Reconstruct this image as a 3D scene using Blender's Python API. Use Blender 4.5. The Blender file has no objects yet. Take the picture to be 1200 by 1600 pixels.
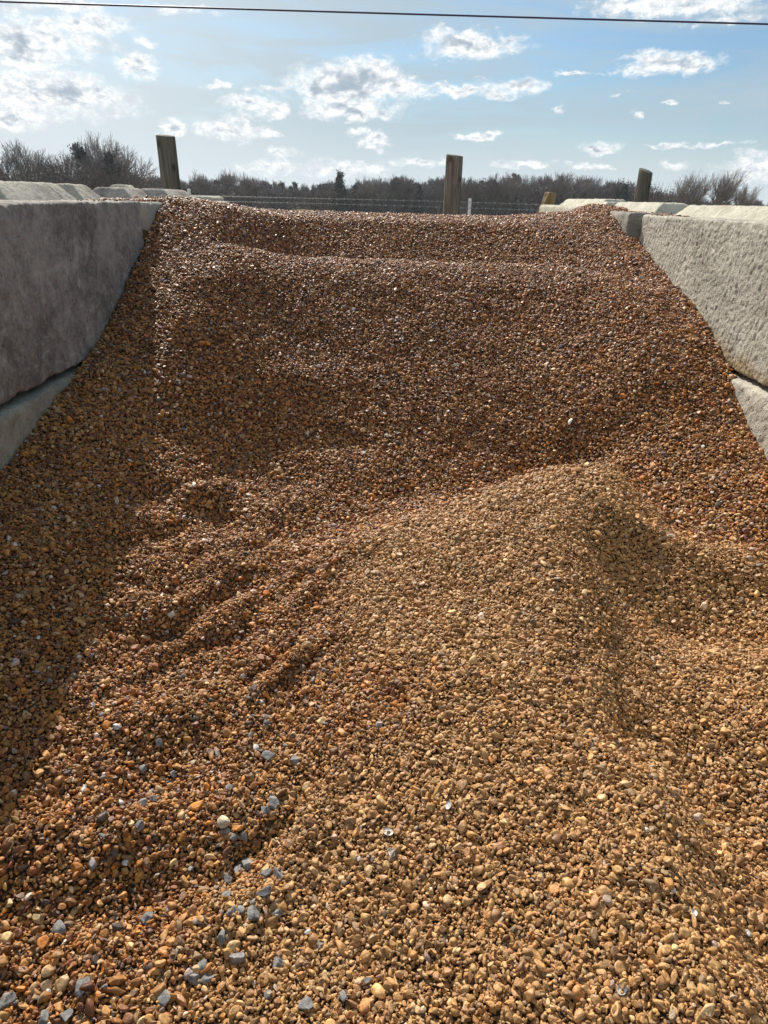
import bpy, math, random
import numpy as np
from mathutils import Vector, Matrix, Euler
random.seed(7); rng = np.random.default_rng(7)
R = math.radians
SC = bpy.context.scene
COL = SC.collection
EYE = 1.55                      # camera height; heights below are given from the eye and lifted by EYE

# ------------------------------------------------------------------ camera
cam = bpy.data.cameras.new('camera')
cam.sensor_fit = 'VERTICAL'; cam.sensor_height = 36.0; cam.sensor_width = 27.0
cam.lens = 1100.0 / 1600.0 * 36.0
cam.clip_start = 0.05; cam.clip_end = 3000
co = bpy.data.objects.new('camera', cam); COL.objects.link(co)
fwd = Vector((0, math.cos(R(24)), -math.sin(R(24))))
co.matrix_world = (Matrix.Translation((0, 0, EYE)) @ fwd.to_track_quat('-Z', 'Y').to_matrix().to_4x4()
                   @ Matrix.Rotation(R(1.5), 4, 'Z'))
SC.camera = co

# ------------------------------------------------------------------ light and sky
SUN_AZ, SUN_EL = -21.0, 39.5    # azimuth from +Y, positive towards +X
sd = Vector((math.sin(R(SUN_AZ)) * math.cos(R(SUN_EL)), math.cos(R(SUN_AZ)) * math.cos(R(SUN_EL)), math.sin(R(SUN_EL))))
sl = bpy.data.lights.new('sun', 'SUN'); sl.energy = 5.0; sl.angle = R(0.55); sl.color = (1.0, 0.93, 0.83)
so = bpy.data.objects.new('sun', sl); COL.objects.link(so)
so.rotation_euler = sd.to_track_quat('Z', 'Y').to_euler(); so.location = (-4, 8, 12)
SC.view_settings.view_transform = 'Standard'
SC.view_settings.look = 'None'
SC.view_settings.exposure = 0.44
SC.view_settings.gamma = 1.0
SC.cycles.max_bounces = 5
SC.cycles.diffuse_bounces = 3

world = bpy.data.worlds.new('World'); SC.world = world; world.use_nodes = True
wt = world.node_tree; wt.nodes.clear()
class NT:
    def __init__(s, t): s.t = t
    def n(s, typ, **k):
        x = s.t.nodes.new(typ)
        for a, b in k.items(): setattr(x, a, b)
        return x
    def put(s, sock, v):
        if isinstance(v, bpy.types.NodeSocket): s.t.links.new(v, sock)
        elif v is not None: sock.default_value = v
    def m(s, op, a, b=None, c=None, clamp=False):
        x = s.n('ShaderNodeMath', operation=op, use_clamp=clamp)
        for i, v in enumerate((a, b, c)): s.put(x.inputs[i], v)
        return x.outputs[0]
    def v(s, op, a, b=None, out=0):
        x = s.n('ShaderNodeVectorMath', operation=op)
        s.put(x.inputs[0], a)
        if b is not None: s.put(x.inputs[1], b)
        return x.outputs['Value'] if out else x.outputs[0]
    def noise(s, vec, scale, detail=4, rough=.55, dist=0, col=False):
        x = s.n('ShaderNodeTexNoise'); s.put(x.inputs['Vector'], vec)
        x.inputs['Scale'].default_value = scale; x.inputs['Detail'].default_value = detail
        x.inputs['Roughness'].default_value = rough; x.inputs['Distortion'].default_value = dist
        return x.outputs['Color' if col else 'Fac']
    def ss(s, x, lo, hi, a=0., b=1.):
        k = s.n('ShaderNodeMapRange', interpolation_type='SMOOTHSTEP')
        s.put(k.inputs[0], x)
        for i, v in enumerate((lo, hi, a, b)): s.put(k.inputs[i + 1], v)
        return k.outputs[0]
    def mix(s, f, a, b, blend='MIX'):
        x = s.n('ShaderNodeMix', data_type='RGBA', blend_type=blend)
        s.put(x.inputs[0], f)
        for i, v in ((6, a), (7, b)):
            if isinstance(v, (tuple, list)) and len(v) == 3: v = (*v, 1)
            s.put(x.inputs[i], v)
        return x.outputs[2]
    def comb(s, x, y, z):
        k = s.n('ShaderNodeCombineXYZ')
        for i, v in enumerate((x, y, z)): s.put(k.inputs[i], v)
        return k.outputs[0]
w = NT(wt)
sky = w.n('ShaderNodeTexSky', sky_type='NISHITA', sun_disc=False)
sky.sun_elevation = R(SUN_EL); sky.sun_rotation = R(SUN_AZ); sky.air_density = 1.0; sky.dust_density = 1.2; sky.ozone_density = 1.6
D = w.n('ShaderNodeTexCoord').outputs['Generated']
sep = w.n('ShaderNodeSeparateXYZ'); w.put(sep.inputs[0], D)
az = w.m('MULTIPLY', w.m('ARCTAN2', sep.outputs[0], sep.outputs[1]), 57.2958)
el = w.m('MULTIPLY', w.m('ARCSINE', sep.outputs[2]), 57.2958)
P = w.comb(az, el, 0.)
# clouds drawn in true azimuth / elevation degrees: (azimuth, elevation, half width, half height, weight)
CLOUDS = [
 (-22.8, 5.7, 4.6, 1.5, 1.15), (-25.5, 4.2, 3.5, .9, .9), (-20.0, 5.6, 2.2, .7, .9), (-24.5, 8.4, 4.5, 1.4, 1.15), (-19.8, 9.6, 3.0, .9, .95), (-22, 10.6, 4, .7, .8), (-14.0, 10.9, 3.0, .5, .7), (-17, 8.9, 1.5, .4, .7),
 (-17.4, 7.7, 1.5, .75, 1.05),
 (-3.3, 7.3, 3.0, 1.0, 1.55), (-3.0, 5.8, 3.1, .65, 1.2), (0.2, 6.9, 2.2, .75, 1.0), (5.0, 7.1, 3.8, .45, 1.05), (8.5, 7.5, 2.8, .42, 1.0), (12.2, 8.1, 1.6, .22, .8), (-1.2, 8.4, 1.8, .6, .9),
 (-10.0, 5.7, 2.2, .7, 1.05), (-12.0, 4.2, 2.0, .75, 1.05), (-9.2, 4.2, 1.5, .5, .85), (-15.5, 4.3, 1.3, .55, 1.0), (-12.2, 6.9, 1.3, .3, .7), (-9.0, 6.7, 2.5, .3, .7),
 (4.9, 9.6, 3.3, .75, 1.15), (8, 10.1, 1.2, .4, .8),
 (18.4, 8.5, 2.8, .65, 1.2), (20.2, 8.3, 1.3, .4, 1.), (19.0, 11.6, 6.5, .8, 1.0), (22.0, 10.6, 3.5, .4, .75),
 (-1.4, 3.7, 1.3, .5, 1.05), (-2.3, 4.4, .8, .35, .9), (5.9, 4.3, 1.7, .32, .95), (14.6, 3.75, 1.4, .42, 1.15), (18.5, 6.3, 1.0, .2, .8), (16.5, 5.4, .5, .3, .8), (11.8, 5.9, .8, .3, .7), (21.6, 6.1, .7, .16, .7), (15.5, 6.8, 1.2, .16, .6),
 (24.4, 2.5, 1.9, .95, 1.05), (20.0, 2.6, 1.5, .4, .75), (14.0, 2.4, 1.8, .3, .75), (-7.8, 2.7, 1.8, .5, .9), (-4, 1.8, 5, .7, .8), (-9, 1.9, 4, .6, .8), (2.2, 2.5, 3.6, .45, .75), (9, 2.4, 3.0, .4, .75), (21, 3.9, 6, .22, .75),
 (-40, 7, 9, 2.5, 1.), (38, 6, 8, 1.6, 1.), (55, 9, 9, 2, 1.), (-60, 9, 12, 3, 1.),
]
wn = w.noise(w.v('MULTIPLY', P, (.55, 1.0, 1)), .55, 6, .62, .2, col=True)
PW = w.v('ADD', P, w.v('MULTIPLY', w.v('SUBTRACT', wn, (.5, .5, .5)), (4.2, 2.0, 0)))
acc = None
for a, e, ra, re, wgt in CLOUDS:
    q = w.v('MULTIPLY', w.v('SUBTRACT', PW, (a, e, 0)), (1 / ra, 1 / re, 0))
    d = w.m('SUBTRACT', wgt, w.v('LENGTH', q, out=1))
    acc = d if acc is None else w.m('SMOOTH_MAX', acc, d, .25)
fb = w.noise(w.v('MULTIPLY', P, (.7, 1.15, 1)), 1.15, 8, .66, .35)
fb2 = w.noise(w.v('MULTIPLY', w.v('ADD', P, (.22, -.38, 0)), (.7, 1.15, 1)), 1.15, 6, .62, .35)
dens = w.m('ADD', acc, w.m('MULTIPLY', w.m('SUBTRACT', fb, .5), 2.3))
soft = w.ss(w.noise(w.v('MULTIPLY', P, (.25, .5, 1)), .6, 3), .35, .65, .40, 1.10)
alpha = w.ss(dens, -.18, soft)
core = w.m('ADD', acc, w.m('MULTIPLY', w.m('SUBTRACT', fb2, .5), 2.6))
grey = w.ss(core, .42, 1.30)
lump = w.ss(w.noise(w.v('MULTIPLY', P, (.8, 1.3, 1)), 1.9, 7, .68, .4), .38, .66)
# thin veil: streaky high cloud, stronger on the sun's side and near the horizon
st = w.noise(w.v('MULTIPLY', w.v('ADD', P, (0, 0, 3)), (.06, .38, 1)), 1.0, 7, .62, .8)
veil = w.m('MULTIPLY', w.ss(st, .36, .66), .75)
veil = w.m('ADD', veil, w.ss(az, 16., -24., 0., .50))
veil = w.m('ADD', veil, w.ss(el, 9., 0., .10, .60), clamp=True)
veil = w.m('MULTIPLY', veil, .92)
skyc = w.v('MULTIPLY', sky.outputs[0], (.060, .082, .098))
hz = w.ss(el, 6.0, .3, 0., .70)
skyv = w.mix(veil, skyc, w.mix(w.ss(az, 5., -26.), (.47, .59, .67), (.70, .77, .81)))
skyv = w.mix(hz, skyv, (.74, .82, .86))
cl_l = w.mix(lump, (1.16, 1.16, 1.14), (.80, .84, .88))
cl = w.mix(w.m('MULTIPLY', grey, .85), cl_l, (.33, .42, .52))
final = w.mix(w.m('MULTIPLY', alpha, .95), skyv, cl)
bg = w.n('ShaderNodeBackground'); w.put(bg.inputs[0], final); bg.inputs[1].default_value = 0.74
wo = w.n('ShaderNodeOutputWorld'); wt.links.new(bg.outputs[0], wo.inputs[0])

# ------------------------------------------------------------------ noise and mesh helpers
_perm = np.concatenate([np.random.default_rng(3).permutation(512)] * 4)
_g3 = np.random.default_rng(4).normal(size=(512, 3)); _g3 /= np.linalg.norm(_g3, axis=1)[:, None]
def perlin(p):
    i = np.floor(p).astype(int); f = p - i; u = f * f * f * (f * (f * 6 - 15) + 10)
    out = 0
    for dx in (0, 1):
        for dy in (0, 1):
            for dz in (0, 1):
                h = _perm[(_perm[(_perm[(i[:, 0] + dx) & 511] + i[:, 1] + dy) & 511] + i[:, 2] + dz) & 511]
                d = (_g3[h] * (f - (dx, dy, dz))).sum(1)
                out = out + d * np.where(dx, u[:, 0], 1 - u[:, 0]) * np.where(dy, u[:, 1], 1 - u[:, 1]) * np.where(dz, u[:, 2], 1 - u[:, 2])
    return out * 1.6
def fbm(p, oct=4, g=.5):
    s = 0; a = 1
    for k in range(oct): s = s + a * perlin(p * 2 ** k + 17.3 * k); a *= g
    return s
def sstep(x, a, b):
    t = np.clip((x - a) / (b - a), 0, 1); return t * t * (3 - 2 * t)

def mesh(name, V, Fs, smooth=True):
    """V (n,3); Fs (m,k) array with k = 3 or 4, or a list of such arrays"""
    me = bpy.data.meshes.new(name)
    Fs = Fs if isinstance(Fs, list) else [Fs]
    Fs = [np.asarray(f) for f in Fs if len(f)]
    V = np.asarray(V, dtype=np.float32)
    me.vertices.add(len(V)); me.vertices.foreach_set('co', V.ravel())
    n = sum(f.size for f in Fs); m = sum(len(f) for f in Fs)
    me.loops.add(n); me.loops.foreach_set('vertex_index', np.concatenate([f.ravel() for f in Fs]).astype(np.int32))
    me.polygons.add(m)
    tot = np.concatenate([np.full(len(f), f.shape[1]) for f in Fs])
    me.polygons.foreach_set('loop_start', (np.cumsum(tot) - tot).astype(np.int32))
    me.update(calc_edges=True); me.validate()
    me.polygons.foreach_set('use_smooth', np.full(len(me.polygons), smooth)); me.update()
    return me
def obj(name, me, mat=None, parent=None, loc=None):
    o = bpy.data.objects.new(name, me); COL.objects.link(o)
    if mat and not me.materials: me.materials.append(mat)
    if parent: o.parent = parent
    if loc is not None: o.location = loc
    return o
def tag(o, label=None, cat=None, group=None, kind=None):
    if label: o['label'] = label
    if cat: o['category'] = cat
    if group: o['group'] = group
    if kind: o['kind'] = kind
    return o
def tubes(segs, sides=4):
    """segments (p0, p1, r0, r1) as open prisms"""
    A = np.array([s[0] for s in segs], float); B = np.array([s[1] for s in segs], float)
    r0 = np.array([s[2] for s in segs]); r1 = np.array([s[3] for s in segs])
    d = B - A; d /= np.maximum(np.linalg.norm(d, axis=1), 1e-9)[:, None]
    ref = np.where(np.abs(d[:, 2:3]) > .9, np.array([[1., 0, 0]]), np.array([[0, 0, 1.]]))
    u = np.cross(d, ref); u /= np.linalg.norm(u, axis=1)[:, None]; v = np.cross(d, u)
    V = []; n = len(segs)
    for (C, r) in ((A, r0), (B, r1)):
        for k in range(sides):
            t = 2 * math.pi * k / sides
            V.append(C + (u * math.cos(t) + v * math.sin(t)) * r[:, None])
    V = np.stack(V, 1)            # n, 2*sides, 3
    f = np.array([[k, (k + 1) % sides, sides + (k + 1) % sides, sides + k] for k in range(sides)])
    F = (f[None] + (np.arange(n) * 2 * sides)[:, None, None]).reshape(-1, 4)
    return V.reshape(-1, 3), F

def material(name, rough=.8, spec=.3):
    m = bpy.data.materials.new(name); m.use_nodes = True
    t = NT(m.node_tree); b = m.node_tree.nodes['Principled BSDF']
    b.inputs['Roughness'].default_value = rough; b.inputs['Specular IOR Level'].default_value = spec
    return m, t, b
def bump(t, b, h, dist, strength=1.0):
    k = t.n('ShaderNodeBump'); k.inputs['Distance'].default_value = dist; k.inputs['Strength'].default_value = strength
    t.put(k.inputs['Height'], h); t.put(b.inputs['Normal'], k.outputs[0])

# ------------------------------------------------------------------ materials
def stone_mat(name, attr=True, rough=.52, spec=.47, col=None, tex=120.):
    m, t, b = material(name, rough, spec)
    tc = t.n('ShaderNodeTexCoord').outputs['Object']
    if attr:
        a = t.n('ShaderNodeAttribute', attribute_type='INSTANCER', attribute_name='col'); c = a.outputs['Color']
        off = t.v('ADD', tc, t.v('MULTIPLY', c, (40, 70, 90)))
    else: c = (*col, 1); off = tc
    n1 = t.noise(off, tex, 4, .6); n2 = t.noise(off, tex * 4, 3, .6)
    k = t.ss(n1, .32, .7, .66, 1.25)
    k = t.m('MULTIPLY', k, t.ss(n2, .25, .75, .82, 1.14))
    c2 = t.mix(1., c, t.comb(k, k, k), 'MULTIPLY')
    t.put(b.inputs['Base Color'], c2)
    t.put(b.inputs['Roughness'], t.ss(n1, .3, .7, rough - .1, rough + .16))
    bump(t, b, t.m('ADD', n1, t.m('MULTIPLY', n2, .5)), .0012)
    return m
M_PEB = stone_mat('river_pebble', tex=1.6)
M_GREY = stone_mat('blue_grey_limestone', False, .7, .3, (.235, .225, .215), tex=60)
M_CREAM = stone_mat('cream_limestone', False, .6, .3, (.62, .52, .36), tex=60)
M_WHITE = stone_mat('white_quartz', False, .5, .4, (.66, .64, .60), tex=60)

def concrete(name, dark, light, stain, stain_h, moss=0., pit=.5):
    m, t, b = material(name, .9, .2)
    tc = t.n('ShaderNodeTexCoord').outputs['Object']
    a = t.noise(tc, 2.2, 6, .62, .4); c = t.noise(tc, 14, 5, .6); f = t.noise(tc, 85, 5, .75); g = t.noise(tc, 45, 4, .65)
    x = t.m('ADD', t.m('MULTIPLY', a, .55), t.m('MULTIPLY', c, .3)); x = t.m('ADD', x, t.m('MULTIPLY', f, .28)); x = t.m('ADD', x, t.m('MULTIPLY', g, .30)); x = t.m('SUBTRACT', x, .215)
    colr = t.mix(t.ss(x, .34, .64), dark, light)
    # vertical weather streaks
    sv = t.noise(t.v('MULTIPLY', tc, (9, 9, .9)), 1.0, 5, .6, .3)
    colr = t.mix(t.m('MULTIPLY', t.ss(sv, .5, .72), .25), colr, tuple(v * .55 for v in dark))
    # pale lime bloom in patches
    colr = t.mix(t.m('MULTIPLY', t.ss(t.noise(tc, 5.5, 8, .72, .8), .52, .72), .65), colr, tuple(min(1, v * 1.4) for v in light))
    # pour lines across the face
    wv = t.n('ShaderNodeSeparateXYZ'); t.put(wv.inputs[0], tc)
    zz = t.m('ADD', wv.outputs[2], t.m('MULTIPLY', t.m('SUBTRACT', t.noise(tc, 1.6, 3), .5), .16))
    band = t.m('ABSOLUTE', t.m('SUBTRACT', t.m('FRACT', t.m('MULTIPLY', zz, 6.0)), .5))
    colr = t.mix(t.m('MULTIPLY', t.ss(band, .06, .0), t.ss(c, .45, .7, 0., .5)), colr, tuple(min(1, v * 1.25) for v in light))
    st = t.ss(t.m('ADD', wv.outputs[2], t.m('MULTIPLY', t.m('SUBTRACT', t.noise(tc, 4, 4), .5), .30)), stain_h, stain_h - .14)
    colr = t.mix(t.m('MULTIPLY', st, .75), colr, stain)
    if moss:
        ms = t.m('MULTIPLY', t.ss(t.noise(tc, 4.5, 6, .7), .50, .66), t.ss(t.noise(tc, 60, 4, .7), .35, .6))
        colr = t.mix(t.m('MULTIPLY', ms, moss), colr, (.13, .17, .045))
    # dark pinholes
    vo = t.n('ShaderNodeTexVoronoi'); t.put(vo.inputs['Vector'], tc); vo.inputs['Scale'].default_value = 26
    pits = t.m('MULTIPLY', t.ss(vo.outputs['Distance'], .16, .07), t.ss(g, .47, .58))
    colr = t.mix(t.m('MULTIPLY', pits, .8), colr, tuple(v * .25 for v in dark))
    t.put(b.inputs['Base Color'], colr)
    h = t.m('ADD', t.m('MULTIPLY', f, .4), t.m('SUBTRACT', g, t.m('MULTIPLY', pits, pit)))
    bump(t, b, h, .011, .9)
    return m
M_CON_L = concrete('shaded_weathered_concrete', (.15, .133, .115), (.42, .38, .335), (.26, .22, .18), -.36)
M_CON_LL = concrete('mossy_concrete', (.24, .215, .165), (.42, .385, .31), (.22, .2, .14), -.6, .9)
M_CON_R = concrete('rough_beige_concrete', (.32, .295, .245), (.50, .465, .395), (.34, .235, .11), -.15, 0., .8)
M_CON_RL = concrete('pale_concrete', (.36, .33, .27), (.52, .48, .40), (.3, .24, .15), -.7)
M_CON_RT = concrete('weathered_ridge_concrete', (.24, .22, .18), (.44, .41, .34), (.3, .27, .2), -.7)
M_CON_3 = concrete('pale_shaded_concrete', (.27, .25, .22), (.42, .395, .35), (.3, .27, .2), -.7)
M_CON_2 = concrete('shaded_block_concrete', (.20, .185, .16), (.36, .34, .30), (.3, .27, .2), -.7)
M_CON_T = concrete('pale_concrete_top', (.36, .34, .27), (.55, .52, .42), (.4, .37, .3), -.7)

def wood_mat(name, a, bcol, dk):
    m, t, b = material(name, .85, .2)
    tc = t.n('ShaderNodeTexCoord').outputs['Object']
    g = t.noise(t.v('MULTIPLY', tc, (55, 55, 3.0)), 1, 6, .65, .4)
    h = t.noise(t.v('MULTIPLY', tc, (9, 9, 1.6)), 1, 4, .6)
    c = t.mix(t.ss(g, .35, .68), a, bcol)
    c = t.mix(t.ss(h, .50, .66, 0., .8), c, dk)
    kv = t.n('ShaderNodeTexVoronoi'); t.put(kv.inputs['Vector'], t.v('MULTIPLY', tc, (7, 7, 4.5))); kv.inputs['Scale'].default_value = 1
    c = t.mix(t.ss(kv.outputs['Distance'], .20, .08, 0., .85), c, dk)
    t.put(b.inputs['Base Color'], c); bump(t, b, g, .006)
    return m
M_WOOD = wood_mat('weathered_grey_wood', (.12, .10, .085), (.25, .215, .18), (.06, .045, .035))
M_WOODG = wood_mat('greenish_old_wood', (.085, .080, .062), (.165, .155, .125), (.035, .033, .03))
M_WOODT = wood_mat('split_tan_wood', (.15, .10, .055), (.33, .24, .13), (.06, .04, .025))

def plain(name, c, rough=.8, spec=.2, var=.25, sc=8):
    m, t, b = material(name, rough, spec)
    tc = t.n('ShaderNodeTexCoord').outputs['Object']
    n = t.noise(tc, sc, 5, .6)
    t.put(b.inputs['Base Color'], t.mix(t.ss(n, .3, .7), tuple(v * (1 - var) for v in c), tuple(min(1, v * (1 + var)) for v in c)))
    return m
M_BARK = plain('grey_brown_bark', (.11, .085, .07), var=.3, sc=3)
M_BARKP = plain('pale_grey_bark', (.22, .185, .165), var=.25, sc=3)
M_TWIG = plain('bare_twigs', (.150, .128, .128), var=.3, sc=.5)
M_TWIGP = plain('fine_pale_twigs', (.22, .19, .18), var=.3, sc=.5)
M_TWIGR = plain('reddish_twigs', (.16, .122, .112), var=.3, sc=.5)
M_CEDAR = plain('dark_evergreen_foliage', (.045, .056, .050), var=.45, sc=.8)
M_OAK = plain('withered_oak_leaves', (.13, .105, .095), var=.4, sc=.8)
M_WIRE = plain('galvanised_wire', (.32, .32, .33), .5, .4)
M_WPOST = plain('white_painted_metal', (.78, .78, .76), .5, .4, .08)
M_CABLE = plain('dark_cable_sheath', (.045, .028, .085), .5, .5)
M_RUST = plain('rusty_sheet_metal', (.20, .12, .08), .8, .3, .4)
M_DARKW = plain('dark_boards', (.05, .035, .03), .9)
M_HIDE = plain('black_hide', (.012, .011, .011), .7)

# ------------------------------------------------------------------ gravel surface (heights from the eye)
XL, XR = -1.24, 1.51
def lerp(pts, y):
    p = np.array(pts); return np.interp(y, p[:, 0], p[:, 1])
CEN = [(-2.5, -1.55), (-1, -1.50), (0, -1.42), (.7, -1.34), (1.5, -1.27), (2.4, -1.19), (2.75, -1.13), (3.04, -1.01), (3.35, -.81), (3.72, -.565), (3.96, -.405), (4.04, -.368), (4.14, -.340), (4.24, -.325), (4.33, -.330), (4.46, -.395), (4.60, -.400), (5.02, -.140), (5.4, -.112), (5.8, -.11), (6.1, -.16), (6.5, -.45), (7.4, -1.0), (8.2, -1.56)]
LEF = [(-2.5, -1.5), (-1, -1.4), (0, -1.22), (1, -1.02), (2.12, -.81), (2.65, -.69), (3, -.60), (3.38, -.42), (3.72, -.27), (3.92, -.15), (4.06, -.065), (4.16, -.032), (4.35, -.022), (4.8, -.045), (5.3, -.075), (5.8, -.09), (6.1, -.16), (6.5, -.45), (7.4, -1.0), (8.2, -1.56)]
RIG = [(-2.5, -1.58), (-1, -1.55), (0, -1.47), (1, -1.34), (2, -1.10), (2.65, -.87), (2.79, -.81), (3.12, -.64), (3.38, -.52), (3.66, -.43), (4.18, -.32), (4.69, -.18), (4.9, -.09), (5.3, -.02), (5.8, -.01), (6.1, -.1), (6.5, -.42), (7.4, -1.0), (8.2, -1.56)]
# hummocks: x, y, half length, half width, direction of the long axis (deg from +X), height
HUMPS = [
 (1.10, 2.14, .26, .09, -30, .080), (.98, 1.86, .26, .09, -25, -.050), (1.28, 1.5, .4, .16, -30, .06), (1.10, 1.05, .4, .14, 110, .05), (1.0, 1.45, .3, .10, -50, .03),
 (.30, 2.84, .50, .13, 10, -.03), (-.15, 2.56, .34, .10, 35, -.04), (.90, 2.92, .35, .12, 0, -.04),
 (-.68, 2.50, .24, .06, 22, .022), (-.72, 2.36, .24, .06, 25, -.015), (-.55, 2.13, .24, .05, 38, .030), (-.46, 2.00, .18, .05, 40, -.018),
 (-.62, 1.84, .20, .06, 25, .030), (-.67, 1.70, .20, .05, 25, -.025), (-.58, 1.42, .22, .07, 38, .022), (-.47, 1.35, .15, .05, 40, -.012),
 (-.55, 1.10, .26, .065, 25, .030), (-.52, .96, .22, .05, 25, -.030), (-.30, .86, .26, .08, 20, .018),
 (-.40, 3.30, .30, .08, 10, .022), (-.75, 3.0, .22, .08, 20, .02), (.35, 3.35, .3, .08, 0, .012), (-.2, 3.02, .3, .06, 15, -.015),
]
def fresh_heap(x, y):
    """the last load tipped: a peak with a crest falling to the left and a ridge running forwards, steep on its right flank"""
    wob = .05 * perlin(np.stack([x * 2.2, y * 2.2, 0 * x + 3], -1).reshape(-1, 3)).reshape(np.shape(x))
    yc = np.interp(x, [-.4, -.1, .1, .4, .7, .9, 1.1], [1.95, 2.22, 2.38, 2.50, 2.56, 2.53, 2.40]) + wob
    hc = np.interp(x, [-.5, -.2, 0, .3, .6, .78, .88, .98, 1.10], [0, .030, .065, .125, .185, .215, .19, .09, .0])
    d = y - yc
    a = hc * np.where(d > 0, np.exp(-(d / .15) ** 2), np.exp(-(d / .60) ** 2))
    xr = np.interp(y, [.3, .6, .9, 1.16, 1.42, 1.8, 2.1, 2.5], [.62, .56, .52, .47, .44, .50, .56, .70]) + wob
    hr = np.interp(y, [.2, .6, 1.0, 1.5, 2.0, 2.4, 2.6], [.17, .175, .17, .165, .145, .07, 0])
    d = x - xr + .035 * perlin(np.stack([x * 7, y * 5, 0 * x + 8], -1).reshape(-1, 3)).reshape(np.shape(x))
    b = hr * np.where(d > 0, np.exp(-(d / .21) ** 2), np.exp(-(d / .50) ** 2)) - .30 * hr * np.exp(-((d - .36) / .18) ** 2)
    # a slump terrace on the left flank
    return a + b
def rills(x, y):
    """slump ridges running down to the left"""
    an = R(57); u = x * math.cos(an) + y * math.sin(an); v = -x * math.sin(an) + y * math.cos(an)
    q = np.stack([x, y, 0 * x], -1).reshape(-1, 3)
    v = v + .13 * fbm(q * 2.1 + 31, 3).reshape(np.shape(x))
    ph = (v / .165) % 1.0
    saw = np.where(ph < .38, ph / .38, 1 - (ph - .38) / .62); saw = saw * saw * (3 - 2 * saw) - .5
    am = sstep(perlin(np.stack([u * 2.0, np.floor(v / .165) * 3.1, 0 * u], -1).reshape(-1, 3)).reshape(np.shape(x)), -.45, .45)
    m = sstep(x, -1.0, -.75) * (1 - sstep(x, -.30, .02)) * sstep(y, .5, .9) * (1 - sstep(y, 2.2, 3.0))
    return .050 * saw * am * m
def surf(x, y):
    a = 4.0
    dx_ = x - .06
    sh = np.minimum(np.where(dx_ < 0, .55 * np.abs(dx_ / .98) ** 4, .42 * np.abs(dx_ / 1.08) ** 4), .62) * sstep(y, 2.3, 3.3)
    c = sum(lerp(CEN, y + sh + o) for o in (-.03, -.01, 0, .01, .03)) / 5
    l = sum(lerp(LEF, y + o) for o in (-.06, 0, .06)) / 3; r = sum(lerp(RIG, y + o) for o in (-.06, 0, .06)) / 3
    up = sstep(y, 3.5, 4.2)
    wl = np.exp(-(np.maximum(x - XL, 0) / (.48 - .10 * up)) ** 2); wr = np.exp(-(np.maximum(XR - x, 0) / (.48 - .08 * up)) ** 2)
    z = c * (1 - wl - wr) + l * wl + r * wr
    z = np.where(x < XL, lerp(LEF, y + np.minimum(XL - x, .3) * .9), z)
    lift = 0.
    for hx, hy, A, B, an, h in HUMPS:
        ca, sa = math.cos(R(an)), math.sin(R(an))
        u = ((x - hx) * ca + (y - hy) * sa) / A; v = (-(x - hx) * sa + (y - hy) * ca) / B
        lift = lift + h * np.exp(-(u * u + v * v))
    z = z + lift + fresh_heap(x, y) + rills(x, y)
    p = np.stack([x, y, 0 * x], -1).reshape(-1, 3)
    n = (fbm(p * 1.7, 3) * .015 + perlin(p * 5.5 + 9) * .010 + perlin(p * 11 + 3) * .0085 + perlin(p * 19 + 1) * .0055).reshape(np.shape(x))
    z = z + n * (1 - .6 * sstep(y, 4.0, 4.6))
    # over the walls the heap thins out
    over = np.maximum(XL - x, 0) + np.maximum(x - XR, 0)
    z = z - np.where(over > 0, np.minimum(over, .8) * .10 + np.maximum(over - .35, 0) * .9, 0)
    return z + EYE
gx = np.arange(-2.5, 2.8, .02); gy = np.arange(-2.2, 8.2, .02)
GX, GY = np.meshgrid(gx, gy)
GZ = surf(GX.ravel(), GY.ravel()).reshape(GX.shape)
def bil(G, x, y):
    i = np.clip((x - gx[0]) / .02, 0, len(gx) - 2.001); j = np.clip((y - gy[0]) / .02, 0, len(gy) - 2.001)
    i0 = i.astype(int); j0 = j.astype(int); a = i - i0; b = j - j0
    return (G[j0, i0] * (1 - a) * (1 - b) + G[j0, i0 + 1] * a * (1 - b) + G[j0 + 1, i0] * (1 - a) * b + G[j0 + 1, i0 + 1] * a * b)
DY, DX = np.gradient(GZ, .02)
def H(x, y): return bil(GZ, np.asarray(x, float), np.asarray(y, float))

# pebble shapes (kept outside the scene, instanced by the heap)
def ico(sub):
    import bmesh
    bm = bmesh.new(); bmesh.ops.create_icosphere(bm, subdivisions=sub, radius=1)
    V = np.array([v.co[:] for v in bm.verts]); F = np.array([[v.index for v in f.verts] for f in bm.faces]); bm.free()
    return V, F
IV, IF = ico(4)
def pebble_verts(r, planes=9, soft=9., flat=.62, V0=None, lo=.62, hi=1.0):
    V0 = IV if V0 is None else V0
    N = r.normal(size=(planes, 3)); N /= np.linalg.norm(N, axis=1)[:, None]; d = r.uniform(lo, hi, planes)
    t = np.maximum(V0 @ N.T, 1e-3) / d
    q = np.concatenate([t, np.full((len(V0), 1), .95)], 1)
    rad = 1 / (q ** soft).sum(1) ** (1 / soft)
    V = V0 * rad[:, None]
    V = V * np.array([1, r.uniform(.68, .92), flat * r.uniform(.75, 1.15)])
    return V / np.abs(V[:, 0]).max() * .5
pc = bpy.data.collections.new('pebble_shapes')
for k in range(20):
    r = np.random.default_rng(100 + k)
    me = mesh('pebble_%02d' % k, pebble_verts(r, r.integers(6, 11), (9, 18, 36)[k % 3], flat=(.50, .66, .80)[k % 3], lo=.50, hi=.95), IF); me.materials.append(M_PEB)
    pc.objects.link(bpy.data.objects.new('pebble_%02d' % k, me))

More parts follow.
